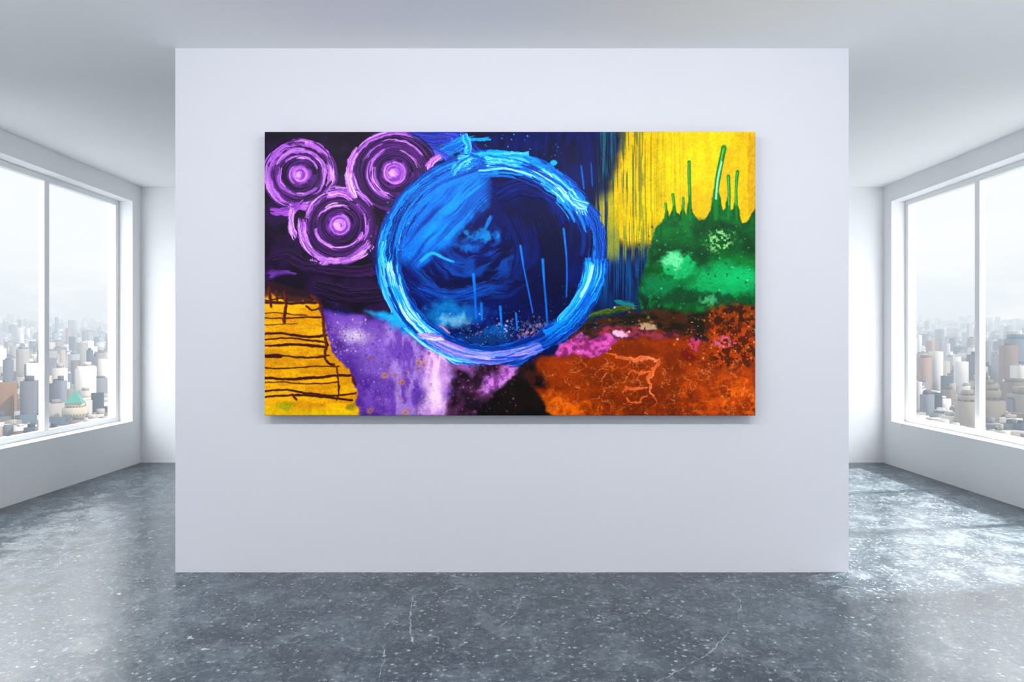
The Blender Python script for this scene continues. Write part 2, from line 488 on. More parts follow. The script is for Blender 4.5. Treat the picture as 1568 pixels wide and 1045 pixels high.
for xx, ya, yb in ((1074,338,352),(1086,336,350),(1137,344,360),(1012,345,362)):
    stroke([(xx,ya),(xx,yb)], 1.2, (10,66,28), None, bris=0, seed=44)
# --- horizon of dark earth
region([(870,498),(960,478),(1040,478),(1170,468),(1170,516),(1060,525),(870,520)], (18,18,12), (58,28,14), soft=6, warp=9, seed=45, tex=(12,7))
region([(1080,475),(1170,465),(1170,535),(1100,530)], (124,50,18), (46,20,10), soft=8, warp=10, seed=46, tex=(6,6), lo=.42, hi=.55)
stroke([(890,490),(930,478),(975,470)], 5, (70,84,20), (14,40,30), bris=.6, seed=47, jag=4)
stroke([(905,508),(960,496),(1010,506)], 4, (14,20,14), None, bris=.4, seed=48, jag=4)
stroke([(940,462),(975,468)], 3, (20,100,110), None, bris=.6, seed=49, jag=3)
# --- rust field
region([(795,565),(840,545),(880,542),(920,540),(950,515),(1010,512),(1080,520),(1170,510),(1170,650),(838,650),(818,605)], (106,36,12), (132,46,16), soft=4, warp=8, seed=60, tex=(26,20))
region([(1060,575),(1170,560),(1170,650),(1020,650)], (172,62,20), (124,42,14), soft=14, warp=14, seed=61, tex=(16,12))
region([(835,605),(900,615),(960,628),(960,650),(840,650)], (206,94,38), (146,54,20), soft=6, warp=12, seed=62, tex=(10,10))
region([(1080,500),(1150,496),(1157,560),(1090,560)], (156,56,22), (70,26,12), soft=8, warp=10, seed=63, tex=(6,6), lo=.45, hi=.55)
region([(1100,590),(1160,580),(1160,637),(1110,637)], (214,94,40), None, soft=10, warp=12, seed=64, thr=.55)
region([(900,600),(1000,612),(1080,600),(1080,650),(900,650)], (92,30,12), None, soft=10, warp=12, seed=65, thr=.5, op=.6)
def cells(x0, x1, y0, y1, n, col, op, seed, th=.9, sq=1.25, cov=(.36,.5), rr_=14, wp=5):
    """rounded acrylic lacing cells"""
    r_ = np.random.RandomState(seed)
    sl = crop(x0, x1, y0, y1); x, y = X[sl], Y[sl]
    x = x+(fbm(x/9, y/9, seed)-.5)*wp; y = y+(fbm(x/9, y/9, seed+2)-.5)*wp
    placed = []
    for _ in range(n*30):
        r = r_.uniform(3, rr_); cx, cy = r_.uniform(x0, x1), r_.uniform(y0, y1)
        if all(math.hypot(cx-a, (cy-b)*sq) > (r+c_)*.90 for a, b, c_ in placed): placed.append((cx, cy, r))
        if len(placed) >= n: break
    cover = ss(cov[0], cov[1], fbm(X[sl]/11, Y[sl]/11, seed+8))
    m = np.zeros_like(x); ins = np.zeros_like(x)
    for cx, cy, r in placed:
        d = np.hypot((x-cx)*r_.uniform(.8,1.15), (y-cy)*sq)-r
        m = np.maximum(m, (1-ss(th*.5, th*1.8, np.abs(d)))*r_.uniform(.4, 1))
        ins = np.maximum(ins, (1-ss(-1.5, 0, d))*((int(cx*7) % 5)/5))
    wx = np.minimum(ss(x0, x0+8, X[sl]), 1-ss(x1-8, x1, X[sl]))*ss(y0, y0+8, Y[sl])
    blend(sl, ins*wx*cover*.30, C(80,24,10))
    blend(sl, m*wx*cover*op, C(*col))
cells(822, 1160, 545, 648, 110, (200,130,90), .75, 5, .50, cov=(.42,.56), rr_=22, wp=16)
cells(830, 1060, 556, 645, 110, (170,96,58), .5, 8, .45, rr_=10, cov=(.46,.58), wp=12)
cells(1030, 1160, 550, 645, 60, (190,112,70), .5, 18, .5, 1.0, rr_=13, cov=(.44,.56), wp=12)
for pts, w in (([(942,547),(965,551),(990,549),(1010,556)], 2.6), ([(1010,550),(1004,566),(992,580),(996,594),(1001,606)], 2.6),
               ([(952,598),(972,596),(990,592)], 1.6), ([(962,572),(985,570),(1002,568)], 1.6), ([(990,605),(975,616),(960,614)], 1.2),
               ([(1001,606),(1004,622)], 1.0), ([(920,538),(945,546)], 1.4)):
    stroke(pts, w, (210,122,88), (190,88,54), bris=.3, seed=66, jag=6)
dots(70, 900,1157, 470,545, .6,2.4, [(226,120,60),(232,180,150),(30,14,10),(90,100,40)], seed=14)
dots(260, 1050,1157, 480,560, .5,1.8, [(216,110,56),(230,140,84),(36,14,10),(24,10,10)], seed=15)
dots(320, 840,1157, 560,637, .4,1.3, [(70,22,10),(200,100,56),(50,16,10)], seed=16, op=.6)
# --- pinks
region([(848,545),(870,520),(890,508),(905,520),(935,512),(950,520),(930,540),(905,552),(880,540)], (196,84,160), (120,40,90), soft=3, warp=9, seed=70, tex=(7,7))
region([(895,508),(950,498),(1000,505),(1040,515),(1040,524),(960,518)], (130,50,60), (66,26,34), soft=5, warp=8, seed=71, tex=(9,6))
ell(950,512,14,6, (225,160,190), seed=72, rough=.7, ns=6)
ell(992,500,14,7, (196,160,124), seed=73, rough=.8, ns=6, op=.8, thr=.45)
ell(1062,528,10,14, (176,64,100), seed=74, rough=.8, ns=6, op=.9, thr=.45)
ell(1108,524,22,9, (196,94,130), seed=75, rough=.9, ns=6, op=.85, thr=.5)
ell(1052,546,12,12, (80,18,26), seed=76, rough=.8, ns=7, op=.6)
# --- lavender lower-left field
region([(470,468),(520,480),(600,486),(690,510),(745,548),(735,650),(540,650),(535,595),(505,560),(497,510)], (104,68,160), (70,40,124), soft=5, warp=7, seed=80, tex=(28,26))
region([(520,490),(600,500),(640,560),(600,600),(545,560)], (138,104,190), None, soft=22, warp=16, seed=81, op=.6)
region([(590,500),(650,510),(645,650),(595,650),(600,580)], (156,124,190), (96,62,156), soft=14, warp=10, seed=82, tex=(9,30), op=.8)
region([(560,478),(620,478),(650,500),(625,510),(590,494)], (30,114,180), (54,154,206), soft=6, warp=6, seed=83, tex=(9,9))
ell(545,516,22,12, (206,190,206), soft=.9, seed=84, op=.75, rough=.5)
region([(652,512),(684,515),(690,560),(684,600),(694,650),(640,650),(654,600),(645,560)], (216,174,218), (168,120,188), soft=9, warp=8, seed=85, tex=(10,26))
ell(664,600,18,34, (230,200,232), soft=.8, seed=86, op=.7)
dots(420, 505,650, 495,637, .5,1.8, [(60,26,100),(54,18,84),(180,150,220)], op=.6, seed=21)
dots(60, 560,660, 540,637, .8,2.6, [(180,120,56),(150,80,40),(90,50,120)], op=.7, seed=22)
dots(190, 500,560, 490,540, .4,1.6, [(60,40,80),(220,200,220),(170,150,90)], op=.7, seed=23)
for cx, cy in ((567,629),(616,586),(641,556),(621,632),(590,575)):
    ell(cx,cy,6,5, (190,130,66), seed=cx, rough=.6, ns=5, op=.5); ell(cx,cy,2.5,2, (110,60,60), seed=cx, op=.5)
# --- plum / black centre-bottom
region([(690,548),(745,552),(805,548),(812,575),(780,600),(735,650),(686,650),(690,600)], (62,30,58), (22,11,24), soft=7, warp=10, seed=90, tex=(13,12))
region([(730,600),(745,575),(775,558),(795,556),(790,578),(765,596),(745,608)], (186,116,196), (116,58,132), soft=5, warp=9, seed=91, tex=(8,8))
region([(690,535),(735,552),(720,575),(695,560)], (150,90,170), None, soft=7, warp=8, seed=92, op=.8)
region([(722,650),(738,616),(768,598),(786,578),(808,576),(822,600),(846,640),(850,650)], (7,5,7), (16,10,8), soft=4, warp=7, seed=93)
region([(790,560),(820,556),(835,590),(815,590)], (44,20,14), (10,7,8), soft=7, warp=9, seed=94, tex=(8,8))
dots(200, 690,790, 550,637, .5,1.8, [(180,120,180),(120,70,110),(14,8,14)], op=.6, seed=24)
# --- mustard corner
region([(390,436),(425,448),(470,456),(486,464),(496,490),(500,520),(514,548),(534,566),(545,590),(549,650),(390,650)], (218,156,26), (192,128,16), soft=2, warp=4, ws=14, seed=100, tex=(40,9))
region([(390,620),(470,628),(549,622),(549,650),(390,650)], (214,182,44), None, soft=5, warp=5, seed=101, op=.6)
region([(395,425),(470,445),(490,462),(440,462),(420,452),(395,456)], (36,15,24), None, soft=3, warp=6, seed=102, op=.9)
dots(120, 405,545, 450,637, .4,1.6, [(170,110,20),(120,60,20),(232,186,60)], op=.6, seed=25)
mar = (50,15,20)
for (y0, x1, w, sg) in ((459,440,1.2,2),(464,488,1.8,1),(481,470,.7,2),(487,495,1.0,-1),(497,455,.6,1),(513,500,1.7,3),(521,497,1.3,-3),
                        (530,498,1.7,2),(545,505,1.2,3),(563,520,.9,-2),(578,538,1.9,3),(586,520,.8,-2),(601,545,1.3,5),(609,540,1.5,-4),(546,430,1.9,0)):
    pts = [(400,y0)]+[(400+(x1-400)*t, y0+sg*math.sin(t*5+y0)) for t in (.25,.5,.75,1)]
    stroke(pts, w, mar, None, w2=w*1.15, bris=.12, seed=int(y0), jag=1.2)
for pts, w in (([(414,440),(413,452),(415,470)],2.2),([(436,448),(438,470),(436,494)],2.8),([(424,446),(425,462)],1.8),
               ([(478,452),(492,470),(496,500),(501,530)],2.4),([(501,530),(498,552),(512,560)],2.0),([(516,565),(519,590),(517,612)],1.4),
               ([(492,470),(480,476),(470,470)],1.8),([(500,545),(486,548)],2.0),([(540,575),(545,590)],2.0),([(448,604),(455,612)],2.0)):
    stroke(pts, w, mar, (86,38,20), bris=.1, seed=7, jag=2.4)
ell(436,622,14,7, (120,140,40), seed=103, rough=.8, ns=6, op=.6)
ell(538,624,10,6, (80,100,40), seed=104, rough=.8, ns=6, op=.6)

# --- purple roundels: built from many thin bristle tracks
V1, V2, V3, V4 = (118,58,156), (150,82,186), (200,138,220), (72,32,104)
def lerp(a, b, t): return tuple(a[i]*(1-t)+b[i]*t for i in range(3))
def roundel(cx, cy, R, seed, bright, dark=(20,8,32)):
    r_ = np.random.RandomState(seed)
    arc(cx, cy, R*.62, R*.60, 0, 361, R*.36, dark, V4, bris=.18, seed=seed, lt=40)
    for k in range(46):
        rf = r_.uniform(.40, 1.0); a0 = r_.uniform(0, 360)
        arc(cx+r_.uniform(-1.5,1.5), cy+r_.uniform(-1.5,1.5), R*rf, R*rf*.96, a0, a0+r_.uniform(40, 190), r_.uniform(.5, 2.0),
            lerp(dark, V1, r_.uniform(.0,.75)), None, bris=.4, seed=seed+k, lt=26, ecc=2, jag=1, op=.85)
    for (rf, hw, a0, a1, tone) in bright:
        base = lerp(V1, V2, tone); hi_ = lerp(V2, V3, tone)
        arc(cx, cy, R*rf, R*rf*.96, a0, a1, R*hw, base, hi_, bris=.42, seed=seed+int(rf*50), lt=44, jag=3, ecc=2.5, fade=26, fr=.8)
        for k in range(6):
            rr = R*(rf+r_.uniform(-hw, hw)); s0 = a0+r_.uniform(0, .5)*(a1-a0)
            arc(cx, cy, rr, rr*.96, s0, s0+r_.uniform(.2,.5)*(a1-a0), r_.uniform(.5, 1.3), lerp(hi_, (236,190,244), r_.uniform(0,.7)) if r_.rand() < .6 else lerp(dark, V4, .6), None,
                bris=.35, seed=seed+90+k, lt=22, ecc=1.5, jag=1, op=.9)
    ell(cx, cy, R*.31, R*.30, V1, soft=.25, seed=seed, rough=.25, ns=7)
    for k in range(9):
        rr = r_.uniform(.06, .28)*R; a0 = r_.uniform(0, 360)
        arc(cx, cy, rr, rr, a0, a0+r_.uniform(90, 280), r_.uniform(.6, 1.8), lerp(V2, V3, r_.rand()), None, bris=.3, seed=seed+200+k, lt=12, ecc=1.2)
    ell(cx-3, cy+1, R*.12, R*.10, (222,164,234), soft=.7, seed=seed+1, rough=.6, ns=4, op=.85)
roundel(460,268,57,112, [(.90,.10,20,110,.6),(.88,.11,110,250,.35),(.90,.09,245,330,.5),(.86,.08,325,385,.9),(.70,.05,190,350,.3),(.52,.05,40,200,.5),(.66,.04,-60,60,.5),(.48,.03,220,340,.6)])
roundel(604,265,66,122, [(1.0,.09,120,215,.9),(.98,.06,210,300,.35),(.96,.05,20,100,.3),(.60,.05,90,250,.4),(.50,.03,100,200,.8),(.78,.03,200,330,.3),(.56,.03,280,350,.3)], dark=(14,6,24))
roundel(520,345,58,142, [(1.02,.11,75,190,.85),(.98,.10,30,90,.5),(.62,.05,20,170,.7),(.90,.06,190,260,.5),(1.0,.07,255,330,.55),(.72,.04,-50,40,.35),(.55,.03,190,300,.4)])
stroke([(533,262),(536,285),(546,306)], 7, (210,164,226), V2, w2=4, bris=.3, seed=129, jag=3)
stroke([(655,262),(662,248),(676,240)], 5, V2, V3, bris=.5, seed=130, jag=3)
stroke([(600,322),(620,312),(640,296)], 5, (100,84,186), V3, bris=.55, seed=131, jag=3)
stroke([(478,395),(488,410),(498,402)], 5, V2, V3, bris=.3, seed=148, jag=4)
stroke([(414,325),(440,324),(455,318),(466,308)], 6, V1, V2, bris=.4, seed=149, jag=3)
stroke([(450,318),(446,340),(452,366)], 5, V2, (204,154,222), bris=.45, seed=150, jag=3)
stroke([(500,300),(520,296),(540,305)], 4, V2, V3, bris=.5, seed=151, jag=3)
stroke([(405,424),(430,418),(455,420)], 7, (60,30,96), (96,52,142), w2=2, bris=.6, seed=152, jag=2)
stroke([(405,400),(440,392),(470,408),(540,418),(590,408)], 9, (22,9,34), (44,20,64), bris=.5, seed=153, jag=2)
stroke([(480,440),(540,455),(600,450)], 12, (11,5,19), (32,15,50), bris=.4, seed=154, jag=2)
stroke([(570,380),(588,420),(605,455)], 8, (14,11,44), (26,26,80), bris=.4, seed=155, jag=2)
dots(70, 560,595, 330,420, .5,1.6, [(150,90,180),(30,12,46)], op=.7, seed=26)

# --- the big disc
CX, CY = 754, 396
region([(CX+150*math.cos(t), CY+142*math.sin(t)) for t in np.linspace(0, 6.283, 48)[:-1]], (3,7,50), (5,13,76), soft=4, warp=3, seed=160, tex=(40,30))
sl = crop(600, 905, 250, 545)
xs_, ys_ = X[sl], Y[sl]
disc = 1-ss(.95, 1.0, np.hypot((xs_-CX)/150, (ys_-CY)/142))
cu = fbm(xs_/60, ys_/60, 159, 2)*60
u = (xs_*.70-ys_*.71); v = (xs_*.71+ys_*.70)+cu*.35
bri = .6*vn(u/70, v*.12, 161)+.4*vn(u/34, v*.6, 162)
wx = xs_+(fbm(xs_/25, ys_/25, 163)-.5)*22; wy = ys_+(fbm(xs_/25, ys_/25, 164)-.5)*22
sw = 1-ss(-9, 9, sdpoly(wx, wy, [(612,400),(610,350),(628,312),(665,285),(700,272),(750,272),(748,300),(722,335),(700,365),(668,392),(640,415)]))
f = ss(.25,.72,bri)[...,None]
blend(sl, sw*disc, C(10,52,140)*(1-f)+C(24,102,202)*f)
sw2 = 1-ss(-12, 12, sdpoly(wx, wy, [(700,282),(750,274),(744,312),(720,338),(690,362),(655,390),(645,360)]))
blend(sl, sw2*disc*(.35+.65*ss(.25,.6,bri))*.8, C(34,140,236))
HGT[sl] += sw*disc*bri*.7
ar = np.hypot(xs_-CX+30, (ys_-CY+40)*1.1)+fbm(xs_/30, ys_/30, 158, 3)*26
an = np.arctan2(ys_-CY+40, xs_-CX+30)
br2 = .6*vn(an*2.2, ar*.10, 165)+.4*vn(an*4, ar*.45, 166)
lowleft = (1-ss(-28, 30, sdpoly(wx, wy, [(620,410),(700,370),(770,350),(800,400),(770,460),(700,480),(640,460)])))
blend(sl, lowleft*disc*ss(.36,.75,br2)*.7, C(14,74,168))
blend(sl, disc*ss(.50,.75,br2)*ss(760,840,xs_)*.3, C(12,34,112))
HGT[sl] += disc*br2*.5
ell(735,362,26,10, (44,142,208), soft=.7, seed=167, rough=.9, ns=8, op=.8)
ell(715,378,20,8, (26,106,190), soft=.7, seed=168, rough=.9, ns=8, op=.7)
stroke([(645,400),(662,388),(680,396),(694,402)], 2.2, (60,150,220), bris=.1, seed=169, jag=1)
stroke([(752,330),(742,352),(728,368)], 3, (26,96,180), None, bris=.5, seed=170)
stroke([(760,300),(800,285),(850,300),(872,340)], 16, (4,11,66), (8,28,104), bris=.4, seed=171)
stroke([(830,330),(850,400),(845,460)], 18, (3,5,38), None, bris=.4, seed=172, op=.8)
stroke([(780,330),(800,380),(790,430)], 14, (4,8,52), (8,24,94), bris=.4, seed=174, op=.7)
stroke([(640,440),(690,455),(750,440)], 10, (8,26,96), (14,64,150), bris=.5, seed=173)
ell(688,482,50,22, (34,114,178), soft=.7, seed=174, rough=.7, ns=16, op=.8)
ell(702,492,30,12, (120,178,204), soft=.8, seed=175, rough=.9, ns=8, op=.65)
ell(765,508,26,12, (26,96,172), soft=.7, seed=176, rough=.8, ns=8, op=.7)
ell(740,520,50,12, (16,58,112), soft=.7, seed=177, rough=.8, ns=8, op=.7)
ell(822,506,32,14, (112,102,140), soft=.6, seed=178, rough=.9, ns=7, op=.75, thr=.48)
ell(806,514,20,8, (180,112,150), soft=.6, seed=179, rough=.9, ns=6, op=.6, thr=.5)
ell(728,480,14,24, (16,66,150), soft=.6, seed=180, rough=.8, ns=8, op=.6)
dots(300, 650,860, 478,535, .5,1.6, [(150,210,230),(20,40,110),(200,140,180),(40,120,200)], op=.6, seed=31, gauss=True)
dots(110, 760,860, 485,520, .6,2.0, [(230,170,190),(170,140,120),(90,140,200)], op=.7, seed=32)
for pts, w in (([(797,377),(801,405),(808,440),(816,480)],1.4),([(831,398),(833,430),(836,465),(838,498)],1.7),
               ([(863,351),(867,390),(868,425),(867,456)],1.4),([(725,421),(727,445),(728,470),(729,488)],2.0),
               ([(737,465),(738,490)],1.4),([(766,470),(768,500)],1.5),([(790,480),(792,506)],1.2)):
    stroke(pts, w, (18,88,184), None, bris=.05, seed=181, w2=w*.8)
    stroke(pts[:2], w*1.2, (36,118,210), None, bris=.05, seed=182, op=.6, w2=w*.8)

# --- the big ring
RX, RY = 158, 148
B0, B1, B2, B3, B4 = (7,32,108), (14,76,178), (28,128,222), (88,184,242), (166,220,250)
arc(CX, CY, RX, RY, 0, 361, 16, B0, B1, bris=.40, seed=200, jag=3, lt=70, ecc=4)
r_ = np.random.RandomState(77)
def tracks(n, a_lo, a_hi, off_lo, off_hi, cols, wmin=.5, wmax=2.4, cx=CX, cy=CY, rx=RX, ry=RY, lmin=25, lmax=80, seed=500):
    for k in range(n):
        a0 = r_.uniform(a_lo, a_hi); o = r_.uniform(off_lo, off_hi)
        a1 = min(a0+r_.uniform(lmin, lmax), a_hi+12)
        t = r_.rand()*(len(cols)-1); i = int(t)
        arc(cx, cy, rx+o, ry+o, a0, a1, r_.uniform(wmin, wmax), lerp(cols[i], cols[min(i+1, len(cols)-1)], t-i), None,
            bris=.35, seed=seed+k, lt=36, ecc=3, jag=1.5, op=.9)
tracks(34, 0, 360, -24, 15, [B0, B1, B2])
arc(CX+2, CY, RX+6, RY+5, 95, 205, 15, B1, B3, bris=.36, seed=202, w2=9, lt=70, jag=3, ecc=3, fade=44)
arc(CX+4, CY+2, RX+2, RY+1, 112, 178, 9, B3, B4, bris=.44, seed=203, lt=60, jag=3, ecc=3, fade=44)
tracks(30, 95, 190, -12, 19, [B0, B1, B2, B3, B4], seed=560)
arc(CX, CY, RX-4, RY-4, 175, 262, 10, B0, B2, bris=.5, seed=204, lt=60, jag=4, ecc=4)
tracks(22, 175, 262, -24, 6, [B0, B1, B2, (70,96,200)], seed=600)
# top sweep
arc(CX+2, CY+8, RX-6, RY+14, 262, 330, 12, B1, B2, bris=.38, seed=206, w2=17, lt=60, jag=4, ecc=3, fade=30)
arc(CX+2, CY+8, RX-3, RY+10, 292, 332, 8, B3, B4, bris=.46, seed=207, lt=50, jag=3, ecc=3, fade=26)
tracks(30, 258, 322, -22, 14, [B0, B1, B2, B3, B4], cx=CX+2, cy=CY+8, rx=RX-5, ry=RY+10, lmin=12, lmax=40, seed=640)
stroke([(868,296),(882,310),(900,318)], 7, B4, B2, bris=.45, seed=209, jag=3)
stroke([(716,240),(745,236),(780,238),(810,237)], 4, (36,150,232), B3, bris=.35, seed=210, jag=3)
stroke([(738,246),(770,248),(800,256)], 5, B3, B2, bris=.5, seed=210, jag=3)
stroke([(706,213),(725,215),(752,213)], 3, (36,140,226), None, bris=.4, seed=211, jag=2)
stroke([(712,206),(716,225),(714,240)], 6, B2, B3, bris=.4, seed=212, jag=4)
stroke([(700,240),(735,246),(700,262)], 6, B1, B3, bris=.55, seed=213, jag=5)
stroke([(690,268),(705,250),(722,238)], 6, B1, B3, bris=.6, seed=313, jag=4)
ell(848,250,6,4.5, (54,160,232), soft=.3, seed=214, rough=.25, ns=4)
dots(60, 670,860, 205,262, .5,2.2, [(40,160,240),(20,90,190),(110,190,250)], seed=33)
# right sweep
tracks(18, -32, 4, -18, 4, [B0, B1, B2], seed=700, lmin=8, lmax=26)
stroke([(914,396),(908,430),(890,466),(864,496),(836,516)], 17, B1, B2, w2=10, bris=.32, seed=216, jag=3, lt=70, fr=.5)
stroke([(904,402),(897,436),(878,468),(858,490)], 7, B2, B3, bris=.42, seed=217, lt=60, fr=.7)
stroke([(908,404),(902,430),(888,456)], 2.4, B4, None, bris=.45, seed=317, lt=60)
stroke([(918,400),(916,424),(902,452)], 4, B1, B3, bris=.4, seed=218)
stroke([(896,345),(900,372),(896,395)], 9, (5,12,50), (9,34,104), bris=.5, seed=219, jag=2)
# bottom
arc(CX, CY, RX+2, RY+3, 62, 128, 9, (58,90,194), (124,126,214), bris=.30, seed=220, jag=1.5, lt=70, ecc=2)
arc(CX, CY, RX+2, RY+2, 82, 122, 5, (176,156,228), (110,140,226), bris=.38, seed=221, lt=60, jag=1.5)
tracks(20, 62, 118, -8, 13, [(36,60,164), (100,120,216), (186,168,236), (160,98,196)], lmin=10, lmax=40, seed=740, wmax=1.8)
arc(CX, CY, RX-6, RY-9, 78, 128, 2.5, (16,50,130), None, bris=.5, seed=223, lt=50)
stroke([(596,400),(604,440),(622,480),(650,512)], 5, B2, B4, bris=.42, seed=224, jag=2)
stroke([(590,372),(584,390),(592,410)], 5, B2, B3, bris=.45, seed=225, jag=3)
stroke([(640,515),(680,518)], 5, (200,190,240), (140,120,220), bris=.5, seed=226, jag=3)
stroke([(672,498),(684,506),(690,512)], 2.0, (190,150,190), (60,20,30), bris=.4, seed=227, jag=3)
dots(120, 590,640, 310,400, .5,1.6, [(40,140,230),(14,50,140),(120,190,240)], op=.6, seed=34)
dots(160, 860,915, 430,520, .4,1.4, [(60,160,240),(10,30,90)], op=.5, seed=35)

# paint grain
g = (fbm(X/2.2, Y/2.2, 300, 2)-.5)*.22+(fbm(X/9, Y/9, 301, 3)-.5)*.12
IMG *= (1+g)[..., None]
IMG = np.clip(IMG, 0.004, 1)
LIN = np.where(IMG <= .04045, IMG/12.92, ((IMG+.055)/1.055)**2.4).astype(np.float32)

YC = YP-0.085                     # canvas front plane
PX0, PX1, PZ0, PZ1 = -1.574, 1.549, 1.026, 2.833
pcx, pcz = (PX0+PX1)/2, (PZ0+PZ1)/2
root = empty("abstract_painting"); root.location = (pcx, YC, pcz)
vx = np.linspace(PX0-pcx, PX1-pcx, NX, dtype=np.float32); vz = np.linspace(PZ1-pcz, PZ0-pcz, NY, dtype=np.float32)
VX, VZ = np.meshgrid(vx, vz)
edge = np.minimum(np.minimum(VX-vx[0], vx[-1]-VX), np.minimum(vz[0]-VZ, VZ-vz[-1]))
rnd = 0.008*(1-np.sqrt(np.clip(1-(1-np.clip(edge/0.008, 0, 1))**2, 0, 1)))     # rolled canvas edge
HH = np.clip(HGT, 0, 1.4)+(g+.1)*1.0
VY = rnd-HH*0.0016*np.clip(edge/0.01, 0, 1)
co = np.stack([VX, VY, VZ], -1).reshape(-1, 3).astype(np.float32)
idx = np.arange(NX*NY).reshape(NY, NX)
q = np.stack([idx[:-1,:-1], idx[1:,:-1], idx[1:,1:], idx[:-1,1:]], -1).reshape(-1, 4).astype(np.int32)
me = bpy.data.meshes.new("painted_canvas")
me.vertices.add(len(co)); me.vertices.foreach_set("co", co.ravel())
me.loops.add(q.size); me.loops.foreach_set("vertex_index", q.ravel())
me.polygons.add(len(q)); me.polygons.foreach_set("loop_start", np.arange(0, q.size, 4, dtype=np.int32))
me.update(calc_edges=True)
me.polygons.foreach_set("use_smooth", np.ones(len(q), bool))
at = me.color_attributes.new("paint", 'FLOAT_COLOR', 'POINT')
rgba = np.concatenate([LIN.reshape(-1, 3), np.ones((NX*NY, 1), np.float32)], 1)
at.data.foreach_set("color", rgba.ravel())
me.update()
m, N = new_mat("acrylic_paint")
out = N.n('ShaderNodeOutputMaterial'); b = N.n('ShaderNodeBsdfPrincipled', in_Roughness=0.42)
b.inputs['Specular IOR Level'].default_value = 0.10
an_ = N.n('ShaderNodeAttribute', attribute_name="paint")
hs = N.n('ShaderNodeHueSaturation', in_Saturation=1.05, in_Value=1.38); N.l(an_.outputs['Color'], hs.inputs['Color'])
N.l(hs.outputs[0], b.inputs['Base Color']); N.l(b.outputs[0], out.inputs[0])
me.materials.append(m)
link(bpy.data.objects.new("painted_canvas", me), root)
m2, N = new_mat("canvas_wrap")
out = N.n('ShaderNodeOutputMaterial'); b = N.n('ShaderNodeBsdfPrincipled', in_Roughness=0.8)
tc = N.n('ShaderNodeTexCoord'); nz = N.n('ShaderNodeTexNoise', in_Scale=6.0, in_Detail=4.0); N.l(tc.outputs['Object'], nz.inputs['Vector'])
N.l(N.mix(nz.outputs[0], (0.01, 0.008, 0.02), (0.05, 0.04, 0.08)), b.inputs['Base Color']); N.l(b.outputs[0], out.inputs[0])
hx, hz = (PX1-PX0)/2, (PZ1-PZ0)/2
boxes_obj("stretcher", [(-hx+.0005, hx-.0005, 0.0085, 0.083, -hz+.0005, hz-.0005)], [m2], parent=root)

# ------------------------------------------------------------------ added track light, out of view: wall fill and canvas drop shadow
m3, N = new_mat("white_metal")
out = N.n('ShaderNodeOutputMaterial'); b = N.n('ShaderNodeBsdfPrincipled', in_Roughness=0.35); b.inputs['Base Color'].default_value = (.8,.8,.8,1)
N.l(b.outputs[0], out.inputs[0])
YT = 1.45
tl = empty("added_track_light"); tl.location = (0, YT, H)
boxes_obj("fill_lamp_rail", [(-2.2, 2.2, -0.02, 0.02, -0.035, 0.0)], [m3], bevel=0.003, parent=tl)
for i, lx in enumerate((-1.95, -0.65, 0.65, 1.95)):
    d = (Vector((lx*0.85, YP, 0.8))-Vector((lx, YT, H-0.17))).normalized()
    bm = bmesh.new()
    bmesh.ops.create_cone(bm, cap_ends=False, segments=32, radius1=0.105, radius2=0.085, depth=0.16)
    bmesh.ops.create_circle(bm, cap_ends=True, segments=32, radius=0.085)
    for v in bm.verts[-32:]: v.co.z = 0.08
    bm.to_mesh(me := bpy.data.meshes.new("fill_lamp_head_%d" % (i+1))); bm.free(); me.materials.append(m3)
    hd = link(bpy.data.objects.new("fill_lamp_head_%d" % (i+1), me), tl)
    hd.location = (lx, 0, -0.17); hd.rotation_euler = d.to_track_quat('-Z', 'Y').to_euler()
    boxes_obj("fill_lamp_stem_%d" % (i+1), [(lx-.01, lx+.01, -.01, .01, -0.12, -0.03)], [m3], parent=tl)
    L = bpy.data.lights.new("fill_lamp_%d" % (i+1), 'AREA'); L.shape = 'DISK'; L.size = 0.17; L.energy = 22; L.color = (1, .985, .975)
    lo = link(bpy.data.objects.new("fill_lamp_%d" % (i+1), L), tl)
    lo.location = Vector((lx, 0, -0.17))+d*0.085; lo.rotation_euler = hd.rotation_euler

# ------------------------------------------------------------------ the city outside
city = empty("city_skyline")
def ground_z(d): return -150+380*(np.clip(d, 0, 9500)/9500)**1.5

m, N = new_mat("masonry_with_haze"); M_city = m
out = N.n('ShaderNodeOutputMaterial'); b = N.n('ShaderNodeBsdfDiffuse')
ge = N.n('ShaderNodeNewGeometry'); at_ = N.n('ShaderNodeAttribute', attribute_name="tint")
sp = N.n('ShaderNodeSeparateXYZ'); N.l(ge.outputs['Position'], sp.inputs[0])
fz = N.math('FRACT', N.math('MULTIPLY', sp.outputs[2], 1/3.8))
fh = N.math('FRACT', N.math('MULTIPLY', N.math('ADD', sp.outputs[0], N.math('MULTIPLY', sp.outputs[1], 1.0)), 1/4.6))
win = N.math('MULTIPLY', N.math('GREATER_THAN', fz, 0.45), N.math('GREATER_THAN', fh, 0.42))
sn = N.n('ShaderNodeSeparateXYZ'); N.l(ge.outputs['Normal'], sn.inputs[0])
side = N.math('LESS_THAN', N.math('ABSOLUTE', sn.outputs[2]), 0.3)
win = N.math('MULTIPLY', N.math('MULTIPLY', win, side), 0.85)
c = N.mix(win, at_.outputs['Color'], (0.04, 0.06, 0.09))
c = N.mix(1.0, c, (0.25, 0.248, 0.248), blend='MULTIPLY')
N.l(c, b.inputs[0])
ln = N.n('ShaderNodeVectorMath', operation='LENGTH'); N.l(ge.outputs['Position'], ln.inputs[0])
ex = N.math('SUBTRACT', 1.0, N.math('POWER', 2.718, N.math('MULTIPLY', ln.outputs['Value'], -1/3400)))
far = N.maprange(ln.outputs['Value'], 3000, 9500)
